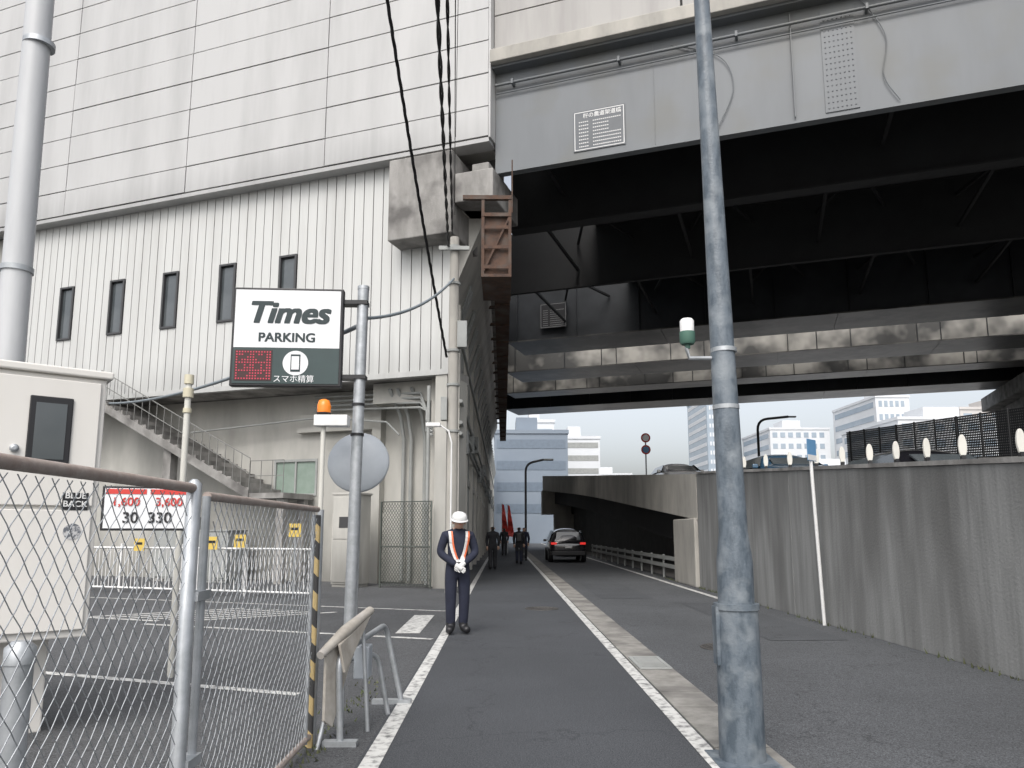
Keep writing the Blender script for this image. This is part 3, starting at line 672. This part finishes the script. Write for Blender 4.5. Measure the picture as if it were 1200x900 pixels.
# ------------------------------------------------------------------ CHAIN LINK FENCE
def chain(b,y0,y1,z0,z1,d=.08,r=.0022,x=0):
    L=y1-y0;H=z1-z0;hz=d*1.15
    k=hz/d
    for sg in(1,-1):
        n0=-int(H/hz)-2;n1=int(L/d)+2
        for i in range(n0,n1):
            ya=y0+i*d
            pts=[]
            N=int(H/hz*2)
            for s in range(N+1):
                z=z0+H*s/N; y=ya+(H*s/N)/k if sg==1 else ya+H/k-(H*s/N)/k
                if y<y0-1e-6 or y>y1+1e-6: continue
                wob=.012*math.sin(y*4)+.008*math.sin(z*7+y*3)
                pts.append((x+wob+(.0015 if (s%2)^(sg==1) else -.0015),y+.004*math.sin(z*9+i),z))
            if len(pts)>1: b.tube(pts,r,4,0,False)
F=thing('chain_link_fence','tall galvanised chain-link fence with a tan top rail','fence',(-1.37,0,0))
b=MB(); chain(b,.9,3.26,.06,1.66); b.obj('wire_mesh',F,[M_galv])
b=MB(); b.tube([(0,.8,1.69),(0,3.3,1.69)],.022,12); b.obj('top_rail',F,[M_tanrail])
b=MB(); b.tube([(0,3.3,0),(0,3.3,1.71),(0,3.3,1.73)],[.032,.032,.012],14); b.obj('post',F,[M_galv])
b=MB(); b.tube([(0.02,1,0),(.02,1,1.7)],.024,12); b.obj('post',F,[M_galv])
F2=thing('fence_gate','chain-link gate panel ending in a hazard-taped post','gate',(-1.36,0,0))
b=MB(); chain(b,3.46,5.4,.1,1.64); b.obj('wire_mesh',F2,[M_galv])
for z in(1.66,.08):
    b=MB(); b.tube([(0,3.42,z),(0,5.46,z)],.021,12);b.obj('rail',F2,[M_tanrail])
b=MB(); b.tube([(0,3.42,.05),(0,3.42,1.66)],.019,12); b.box(-.035,.035,3.3,3.44,1.2,1.24);b.box(-.035,.035,3.3,3.44,.5,.54); b.obj('gate_post',F2,[M_galv])
b=MB(); b.tube([(0,5.36,.05),(0,5.36,1.62)],.014,8);b.obj('gate_post',F2,[M_galv])
b=MB(); b.box(-.025,.025,5.44,5.48,0,1.62); b.obj('taped_post',F2,[M_tape],bevel=.008)
b=MB(); b.tube([(0.0,5.56,0),(0.0,5.56,1.66)],.024,12);b.obj('end_post',F2,[M_galv])
t=thing('short_post','short thick galvanised post with a cap behind the fence','post',(-1.85,2.95,0))
q=MB(); q.tube([(0,0,0),(0,0,1.04)],.05,16); q.obj('shaft',t,[M_galv])
q=MB(); q.tube([(0,0,1.0),(0,0,1.06),(0,0,1.085)],[.055,.055,.03],16);q.obj('cap',t,[M_galv])
t=thing('price_board','white parking price board with red figures fixed behind the fence','sign',(-2.02,4.25,1.63),R(14))
q=MB(); q.box(-.24,.24,0,.02,-.125,.125); q.obj('board',t,[M_black],bevel=.004)
q=MB(); q.box(-.225,.225,-.003,-.0005,-.112,.112); q.obj('face',t,[M_signw])
for a,c in((-.22,-.01),(.01,.22)):
    q=MB(); q.box(a,c,-.006,-.0035,.08,.108); q.obj('header_band',t,[M_red])
text('price_text','1,600',.066,M_red,t,TF(-.115,-.005,.035),.0005,.0,bold=.0015)
text('price_text','3,600',.066,M_red,t,TF(.11,-.005,.035),.0005,.0,bold=.0015)
text('rate_text','30  330',.085,M_black,t,TF(0,-.005,-.055),.0005,0,bold=.002)
t=thing('white_railing','low white pipe railing along the car park bays','railing',W(-1.5,-3.7),RZ)
q=MB()
for z in(.12,1.1): q.tube([(-9.5,0,z),(0,0,z)],.025,8)
for i in range(80): q.tube([(-9.5+i*.12,0,.12),(-9.5+i*.12,0,1.1)],.011,6)
for i in range(6): q.tube([(-9.5+i*1.9,0.03,0),(-9.5+i*1.9,.03,1.2)],.03,8)
q.obj('rail',t,[M_white])
for (x,z) in((-3.4,1.25),(-4.2,1.2),(-1.9,1.5),(-6.4,1.15)):
    t=thing('bay_sign','small yellow bay notice on a thin post','sign',(*W(x,-3.9)[:2],0),RZ,group='yellow bay notices by the white railing')
    q=MB(); q.tube([(0,.02,0),(0,.02,z)],.018,8); q.obj('post',t,[M_galv])
    q=MB(); q.box(-.16,.16,-.01,0,z-.12,z+.18); q.obj('plate',t,[M_yellow])
    q=MB(); q.box(-.1,.1,-.014,-.0105,z+.03,z+.09); q.obj('print',t,[M_black])
t=thing('payment_machine','beige upright machine cabinet beside the building wall','cabinet',(*W(-2.7,-.2)[:2],0),RZ)
q=MB(); q.box(-.42,.42,-.3,.3,.08,2.5); q.box(-.46,.46,-.32,.32,2.5,2.56);q.box(-.4,.4,-.28,.28,0,.08); q.obj('case',t,[M_cream],bevel=.012)
for a,c in((.14,1.25),(1.3,2.44)):
    q=MB(); q.box(-.38,.38,-.318,-.303,a,c); q.obj('door',t,[M_cream],bevel=.005)
q=MB(); q.box(-.2,.2,-.325,-.319,1.6,1.9); q.obj('panel',t,[M_trim])
t=thing('mesh_gate','tall dark mesh gate closing the gap beside the building','gate',(*W(-1.0,-.25)[:2],0),RZ)
q=MB(); q.tube([(-.75,0,0),(-.75,0,2.3),(.75,0,2.3),(.75,0,0)],.03,8)
q.tube([(-.75,0,1.1),(.75,0,1.1)],.02,8)
for i in range(-26,27):
    for s in(1,-1):
        x0=i*.085; p=[]
        for k in range(25):
            z=.06+k*.092; x=x0+s*(z-1.15)*.7
            if -.75<=x<=.75:p.append((x,0,z))
        if len(p)>1:q.tube([p[0],p[-1]],.008,4,0,False)
q.obj('mesh_panel',t,[mat('dark_mesh',(.07,.08,.07))])
# ------------------------------------------------------------------ BARRICADES
def arc(pts,r=.12):
    out=[];P=[Vector(p) for p in pts]
    out.append(P[0])
    for i in range(1,len(P)-1):
        a=(P[i-1]-P[i]).normalized();c=(P[i+1]-P[i]).normalized()
        for k in range(6):
            f=k/5; out.append((P[i]+a*r)*(1-f)**2+P[i]*2*f*(1-f)+(P[i]+c*r)*f**2)
    out.append(P[-1]); return out
t=thing('pipe_barrier','bent galvanised pipe barrier standing at the car park edge','barrier',(-1.15,5.5,0))
q=MB(); q.tube(arc([(0,0,0),(-.03,0,.62),(.1,1.3,.68),(.26,1.3,0)]),.024,12); q.obj('pipe_frame',t,[M_galv])
q=MB(); q.tube(arc([(-.1,.5,0),(-.1,.5,.5),(.1,.9,.5),(.2,.9,.0)]),.02,10); q.obj('pipe_frame',t,[M_galv])
q=MB(); q.box(-.03,.09,.55,.72,.35,.6); q.obj('small_box',t,[M_mirb],bevel=.01)
q=MB(); q.box(-.0,.34,1.26,1.34,0,.04); q.obj('foot',t,[M_galv])
q=MB(); q.box(-.12,.12,-.04,.04,0,.04); q.obj('foot',t,[M_galv])
t=thing('leaning_board','rolled dirty beige barricade sheet leaning against the fence post','barricade',(-1.2,5.35,0),R(-8))
q=MB(); q.extrude([(-.06,.02,.2),(-.03,.1,.14),(-.01,.3,.45),(.0,.7,.84),(-.06,.02,.66)],(.02,0,0)); q.extrude([(.03,.16,.5),(0.03,.72,.84),(0.0,.12,.70)],(.02,0,0)); q.obj('sheet',t,[M_plate],bevel=.004)
q=MB(); q.tube([(-.06,-.05,.65),(-.01,.3,.77),(.02,.78,.87)],[.028,.045,.034],14); q.obj('rolled_edge',t,[M_plate])
q=MB(); q.tube([(-.1,.05,0),(-.02,.35,.75)],.016,8); q.obj('leg',t,[M_galv])
q=MB(); q.tube([(.1,.55,0),(.02,.6,.82)],.016,8);q.obj('leg',t,[M_galv])
t=thing('small_road_sign','small blue sign on a thin white post leaning on the wall','sign',(5.18,12.2,0))
q=MB(); q.tube([(0,0,0),(-.08,0,3.0)],.028,12); q.obj('post',t,[M_white])
Mr=Matrix.Translation((-.08,0,0))@Matrix.Rotation(R(45),4,'Z')
q=MB(); q.box(-.18,.18,-.035,-.03,2.66,3.02,0,Mr); q.obj('plate',t,[M_blue])
q=MB(); q.box(-.17,.17,-.039,-.0355,2.67,2.76,0,Mr); q.obj('white_strip',t,[M_white])
# ------------------------------------------------------------------ WIRES
def wire(name,p,q_,sag,r,m,lab,n=24,strands=1):
    t=thing(name,lab,'cable',p); b=MB(); p=Vector(p);d=Vector(q_)-p
    for s in range(strands):
        pts=[]
        for i in range(n+1):
            f=i/n; c=d*f-Vector((0,0,4*sag*f*(1-f)))
            if strands>1:
                a=f*n*.6+s*2*math.pi/strands; c+=Vector((math.cos(a)*r*1.05,0,math.sin(a)*r*1.05))
            pts.append(c)
        b.tube(pts,r,6)
    b.obj('strand',t,[m]); return t
wire('overhead_cable',(-2.5,6,15.5),(-1.45,18.4,5.9),.55,.017,M_wire,'twisted black overhead cable descending to the wall corner',160,strands=3)
wire('overhead_cable',(-.5,2,9.2),(-1.45,18.5,8.9),.35,.019,M_wire,'thick black overhead cable running beside the bridge',120,strands=2)
wire('overhead_cable',(-.36,2,9.6),(-1.35,18.5,9.2),.3,.014,M_wire,'black overhead cable running beside the bridge',120,strands=2)
wire('overhead_cable',(-.2,2,10.2),(-1.3,18.6,9.8),.25,.009,M_wire,'thin black overhead cable running beside the bridge')
wire('overhead_cable',(-.1,2,10.2),(-1.3,18.6,12.0),.25,.006,M_wire,'thin black overhead cable running beside the bridge')
wire('grey_conduit_cable',(-2.15,10.9,4.7),(-1.3,18.5,8.0),.25,.03,M_hose,'thick grey cable from the sign post to the pole')
wire('grey_conduit_cable',(-12.9,24,5.65),(-2.2,10.95,4.6),.3,.035,M_hose,'thick grey cable slung from the building to the sign post')
t=thing('concrete_utility_pole','grey utility pole carrying cables at the building corner','pole',(-1.3,18.7,0))
q=MB(); q.tube([(0,0,0),(0,0,9.2)],[.15,.12],16); q.obj('shaft',t,[M_concl])
for z in(4,5.2,6.1,7.9,8.9):
    q=MB(); q.tube([(0,0,z),(0,0,z+.06)],.17,14); q.obj('band',t,[M_pipeg])
q=MB(); q.box(-.4,.4,-.2,-.12,8.8,8.9); q.obj('cross_arm',t,[M_pipeg])
q=MB(); q.box(.1,.35,-.15,.1,6.2,6.9); q.obj('junction_box',t,[M_pipeg],bevel=.01)
q=MB(); q.box(-.3,-.14,-.15,.1,4.3,4.9);q.obj('junction_box',t,[M_pipeg],bevel=.01)
def lamp(x,y,h,arm,lab,r=.07):
    t=thing('street_lamp',lab,'street lamp',(x,y,0),group='street lamps along the road')
    q=MB(); q.tube(arc([(0,0,0),(0,0,h),(arm,0,h+.25)],min(abs(arm)*.45,.8)),r,10); q.obj('pole',t,[M_trim])
    q=MB(); q.box(*sorted((arm,arm+(.6 if arm>0 else -.6))),-.12,.12,h+.18,h+.3); q.obj('lamp_head',t,[M_pipeg],bevel=.04)
lamp(1.35,45,5.6,1.1,'dark curved street lamp beside the footpath')
lamp(19.5,56,10.0,2.4,'tall curved street lamp beyond the bridge',.1)
t=thing('wall_lamp','small white curved lamp arm near the building corner','lamp',(-1.5,18.6,3.0))
q=MB(); q.tube([(0.2,-.2,-1.8),(.2,-.2,.7),(.12,-.2,1.0),(-.1,-.2,1.15)],.022,8);q.obj('arm',t,[M_white])
q=MB(); q.box(-.45,-.08,-.28,-.13,1.1,1.2);q.obj('lamp_head',t,[M_white],bevel=.02)
# ------------------------------------------------------------------ PEOPLE
def skin(verts,edges,rad,sub=2):
    me=bpy.data.meshes.new('s'); me.from_pydata(verts,edges,[]); o=bpy.data.objects.new('s',me); col.objects.link(o)
    m=o.modifiers.new('k','SKIN')
    for i,r in enumerate(rad):
        me.skin_vertices[0].data[i].radius=r if isinstance(r,tuple) else (r,r)
        me.skin_vertices[0].data[i].use_root=(i==0)
    m.use_smooth_shade=True
    s=o.modifiers.new('u','SUBSURF'); s.levels=sub; s.render_levels=sub
    bpy.context.view_layer.update()
    r=bpy.data.meshes.new_from_object(o.evaluated_get(bpy.context.evaluated_depsgraph_get()))
    bpy.data.objects.remove(o); return r
def person(loc,rz,label,pose,top,bot,guard=False,scale=1,bag=False,group=None):
    t=thing('person',label,'person',loc,rz,group); t.scale=(scale,)*3
    P=pose; hy=-.05 if guard else 0; hz=-.02 if guard else 0
    V_=[(0,0,.93),(0,0,1.1),(0,.0,1.3),(0,.01,1.43),(0,.0+hy*.5,1.5),(0,-.015+hy,1.555+hz*.5),(0,-.02+hy*1.6,1.625+hz),(0,-.01+hy*1.9,1.685+hz)]
    Rr=[(.165,.125),(.155,.115),(.18,.13),(.13,.1),(.055,.055),(.07,.08),(.08,.1),(.062,.075)]
    E=[(0,1),(1,2),(2,3),(3,4),(4,5),(5,6),(6,7)]
    for sx,k in((-1,'L'),(1,'R')):
        b0=len(V_)
        V_+= [(sx*.185,.0,1.4),P['elb'+k],P['wri'+k]]; Rr+=[.08,.066,.05]; E+=[(3,b0),(b0,b0+1),(b0+1,b0+2)]
        b0=len(V_)
        V_+= [(sx*.095,0,.86),P['kne'+k],P['ank'+k],P['toe'+k]]; Rr+=[.11,.085,.072,.055]; E+=[(0,b0),(b0,b0+1),(b0+1,b0+2),(b0+2,b0+3)]
    me=skin(V_,E,Rr)
    for m in(top,bot,M_skin,M_black,M_hair): me.materials.append(m)
    for p in me.polygons:
        c=p.center
        if c.z>1.5 and abs(c.x)<.14:
            p.material_index=4 if (not guard and (c.z>1.64 or c.y>.02)) or (guard and c.y>-.02) else 2
        elif c.z<.16: p.material_index=3
        elif c.z<.9 and not(abs(c.x)>.17 and c.z>.7): p.material_index=1
        else: p.material_index=0
        if P.get('coat') and c.z>.6 and p.material_index==1: p.material_index=0
    o=bpy.data.objects.new('body',me); col.objects.link(o); o.parent=t
    for sx,k in((-1,'L'),(1,'R')):
        wv=Vector(P['wri'+k]); dirv=Vector(P.get('hand'+k,(0,0,-1))).normalized()
        side=Vector((1,0,0)) if abs(dirv.x)<.7 else Vector((0,0,1))
        nn=dirv.cross(side).normalized(); side=nn.cross(dirv).normalized()
        q=MB(); q.tube([wv-dirv*.02,wv+dirv*.03,wv+dirv*.09],[.03,.04,.036],10)
        for i,l in enumerate((.07,.08,.076,.06)):
            b_=wv+dirv*.085+side*(-.03+i*.02); m1=b_+dirv*l*.5+nn*.008; q.tube([b_,m1,m1+dirv*l*.35+nn*.025],[.0105,.0095,.007],8)
        b_=wv+dirv*.03+side*(-.035); q.tube([b_,b_+dirv*.035-side*.02,b_+dirv*.065-side*.02+nn*.01],[.013,.011,.008],8)
        q.obj('glove' if guard else 'hand',t,[M_glove if guard else M_skin])
    h2=hy*1.6
    q=MB(); q.tube([(0,-.105+h2,1.645+hz),(0,-.125+h2,1.61+hz),(0,-.105+h2,1.6+hz)],[.008,.014,.008],8); q.obj('nose',t,[M_skin])
    for sx in(-1,1):
        q=MB(); q.lathe([(.001,-.01),(.012,-.006),(.014,0),(.012,.006),(.001,.01)],(sx*.032,-.1+h2,1.638+hz),10); q.obj('eye',t,[M_hair])
        q=MB(); q.lathe([(.01,-.03),(.018,-.01),(.02,.012),(.01,.03)],(sx*.085,h2,1.615+hz),8); q.obj('ear',t,[M_skin])
    q=MB(); q.box(-.022,.022,-.106+hy*1.2,-.093+hy*1.2,1.575+hz,1.582+hz); q.obj('mouth',t,[M_red])
    if guard:
        bv=BVHTree.FromPolygons([v.co for v in me.vertices],[tuple(p.vertices) for p in me.polygons])
        def strip(name,pts,w,m,off=.012):
            q=MB();rows=[]
            for (x,z) in pts:
                row=[]
                for s in(-1,1):
                    h=bv.ray_cast(Vector((x+s*w/2,-1,z)),Vector((0,1,0)))
                    row.append((h[0]+Vector((0,-off,0))) if h[0] is not None else Vector((x+s*w/2,-.1,z)))
                rows.append(row)
            for a,c in zip(rows[:-1],rows[1:]): q.face([a[0],a[1],c[1],c[0]])
            o=q.obj(name,t,[m]); so=o.modifiers.new('s','SOLIDIFY'); so.thickness=.008
        for sx in(-1,1):
            P2=[(sx*(.125-.1*f*f),1.46-.44*f) for f in[i/10 for i in range(11)]]
            strip('reflective_strap',P2,.06,M_glove)
            strip('orange_stripe',[(x+.018,z) for x,z in P2[:10]],.024,M_vest,.018)
        Mh=Matrix.Translation((0,-.02+h2,1.65+hz))@Matrix.Rotation(R(-18),4,'X').inverted()
        q=MB(); q.lathe([(.112,0),(.114,.02),(.11,.055),(.09,.09),(.05,.112),(.012,.118)],(0,0,0),24,0,Mh)
        q.lathe([(.112,-.004),(.13,-.01),(.13,.0),(.112,.008)],(0,-.008,0),24,0,Mh); q.obj('helmet',t,[M_white])
        q=MB(); q.lathe([(.17,0),(.17,.04)],(0,0,1.0),24,0,Matrix.Diagonal((1,.76,1,1))); q.obj('belt',t,[M_black])
    if bag:
        q=MB(); q.box(-.14,.14,.1,.24,1.02,1.42); q.obj('backpack',t,[M_black],bevel=.05)
    return t
guardp=dict(elbL=(-.27,.0,1.15),wriL=(-.05,-.2,.98),elbR=(.27,.0,1.15),wriR=(.05,-.19,1.0),handL=(.7,-.2,-.5),handR=(-.7,-.25,-.5),
 kneL=(-.1,-.01,.48),ankL=(-.09,.02,.09),toeL=(-.14,-.12,.05),kneR=(.1,-.01,.48),ankR=(.09,.02,.09),toeR=(.15,-.12,.05))
person((-.68,11.2,.012),R(14),'security guard in navy uniform with white-orange straps, gloved hands clasped',guardp,M_navy,M_navy,True,1.02)
walk=dict(elbL=(-.24,.06,1.14),wriL=(-.22,-.04,.92),elbR=(.24,-.03,1.14),wriR=(.22,.04,.9),kneL=(-.09,-.1,.5),ankL=(-.09,-.02,.12),toeL=(-.09,-.15,.06),kneR=(.09,.02,.48),ankR=(.09,.17,.12),toeR=(.1,.05,.05),coat=True)
walk2=dict(walk); walk2['kneL'],walk2['kneR']=(-.09,.02,.48),(.09,-.1,.5);walk2['ankL'],walk2['ankR']=(-.09,.17,.12),(.09,-.02,.12);walk2['toeL'],walk2['toeR']=(-.1,.05,.05),(.09,-.15,.06)
pg='pedestrians walking along the footpath'
person((-.42,29.5,.012),R(180),'pedestrian in a long black coat walking away on the footpath',walk,M_blk,M_blk,group=pg)
person((.72,34.5,.012),R(180),'pedestrian in dark jacket walking away on the footpath',walk2,M_blk,M_navy,group=pg,bag=True)
person((1.05,38,.012),R(0),'pedestrian in dark clothes walking on the footpath',walk,M_navy,M_blk,group=pg)
person((.05,46,.012),R(180),'distant pedestrian in dark coat on the footpath',walk2,M_blk,M_blk,group=pg)
for i,(x,y) in enumerate(((.3,52),(-.1,50))):
    t=thing('shop_banner','red vertical shop banner on a thin pole beside the footpath','banner',(x,y,0),group='red banners by the footpath')
    q=MB(); q.tube([(0,0,0),(0,0,3.4)],.02,6); q.obj('pole',t,[M_white])
    q=MB(); 
    for k in range(6): 
        z=1.2+k*.36; a=.1*math.sin(k*1.4);c=.1*math.sin((k+1)*1.4); wd=.5-.06*k; wd2=.5-.06*(k+1)
        q.face([(0,a,z),(wd,a*2,z-.1),(wd2,c*2,z+.26),(0,c,z+.36)])
    o=q.obj('cloth',t,[M_red]); s=o.modifiers.new('s','SOLIDIFY');s.thickness=.01
t=thing('traffic_sign','round red-bordered traffic signs on a post above the ramp','sign',(7.75,40,zt2(40)-1))
q=MB(); q.tube([(0,0,0),(0,0,3.3)],.04,8); q.obj('post',t,[M_galv])
for z in(3.05,2.4):
    q=MB(); q.lathe([(.26,0),(.26,.02)],(0,0,0),24,0,Matrix.Translation((0,-.04,z))@Matrix.Rotation(R(90),4,'X')); q.obj('disc',t,[M_red])
    q=MB(); q.lathe([(.18,0),(.18,.02)],(0,0,0),24,0,Matrix.Translation((0,-.062,z))@Matrix.Rotation(R(90),4,'X')); q.obj('disc_centre',t,[M_signw if z>2.5 else M_blue])
# ------------------------------------------------------------------ FAR BUILDINGS
def fb(x0,x1,y,z0_,z,m,floors,label,depth=20,piers=0,mg=M_fg):
    t=thing('office_building',label,'building',((x0+x1)/2,y,0)); w=(x1-x0)/2
    q=MB(); q.box(-w,w,0,depth,0,z); q.box(-w-.15,w+.15,-.15,depth+.1,z,z+.5); q.box(-w*.4,w*.2,3,9,z+.5,z+2.6); q.obj('wall',t,[m])
    fh=(z-z0_)/floors
    for i in range(floors):
        g=MB(); zz=z0_+i*fh+fh*.3
        if piers:
            for k in range(piers): a=-w+.6+(2*w-1.2)*k/piers; g.box(a,a+(2*w-1.2)/piers*.6,-.05,-.002,zz,zz+fh*.45)
        else: g.box(-w+.3,w-.3,-.05,-.002,zz,zz+fh*.42)
        g.box(-w-.05,-w-.002,1,depth-1,zz,zz+fh*.42)
        g.obj('window',t,[mg])
fb(-1.2,8.4,96,3,14.2,M_fb,4,'blue-grey multi-storey building at the end of the street',piers=0,mg=mat('dim_blue_glass',(.16,.2,.25),rough=.3))
fb(2.5,8.0,116,15,18.6,M_fw,1,'pale building block rising behind the blue-grey one')
fb(9.2,16.8,128,4,17.5,M_fw,6,'white multi-storey car park with open decks',mg=M_pipeg)
fb(18.5,24,190,4,17,M_fbe,6,'beige distant office building',piers=6)
fb(26,40,230,4,19,M_fw,7,'distant white office block',piers=8)
fb(53,58.5,190,4,37,M_fg,14,'slim glass office tower in the distance',piers=6,mg=M_fw)
fb(62,76,170,4,25,M_fw,8,'white distant block with window rows',piers=7)
fb(77,84,150,4,29,M_fw,9,'pale distant block behind the bridge',piers=5)
fb(64,84,118,4,19.5,M_fw,6,'pale mid-rise building beyond the ramp',piers=7)
fb(85,110,135,4,24,M_fbe,7,'grey-beige building partly hidden by the bridge pier',piers=9)
fb(36,60,105,3,9.5,M_fw,3,'low white building beyond the ramp',piers=8)
print('done',len(bpy.data.objects))
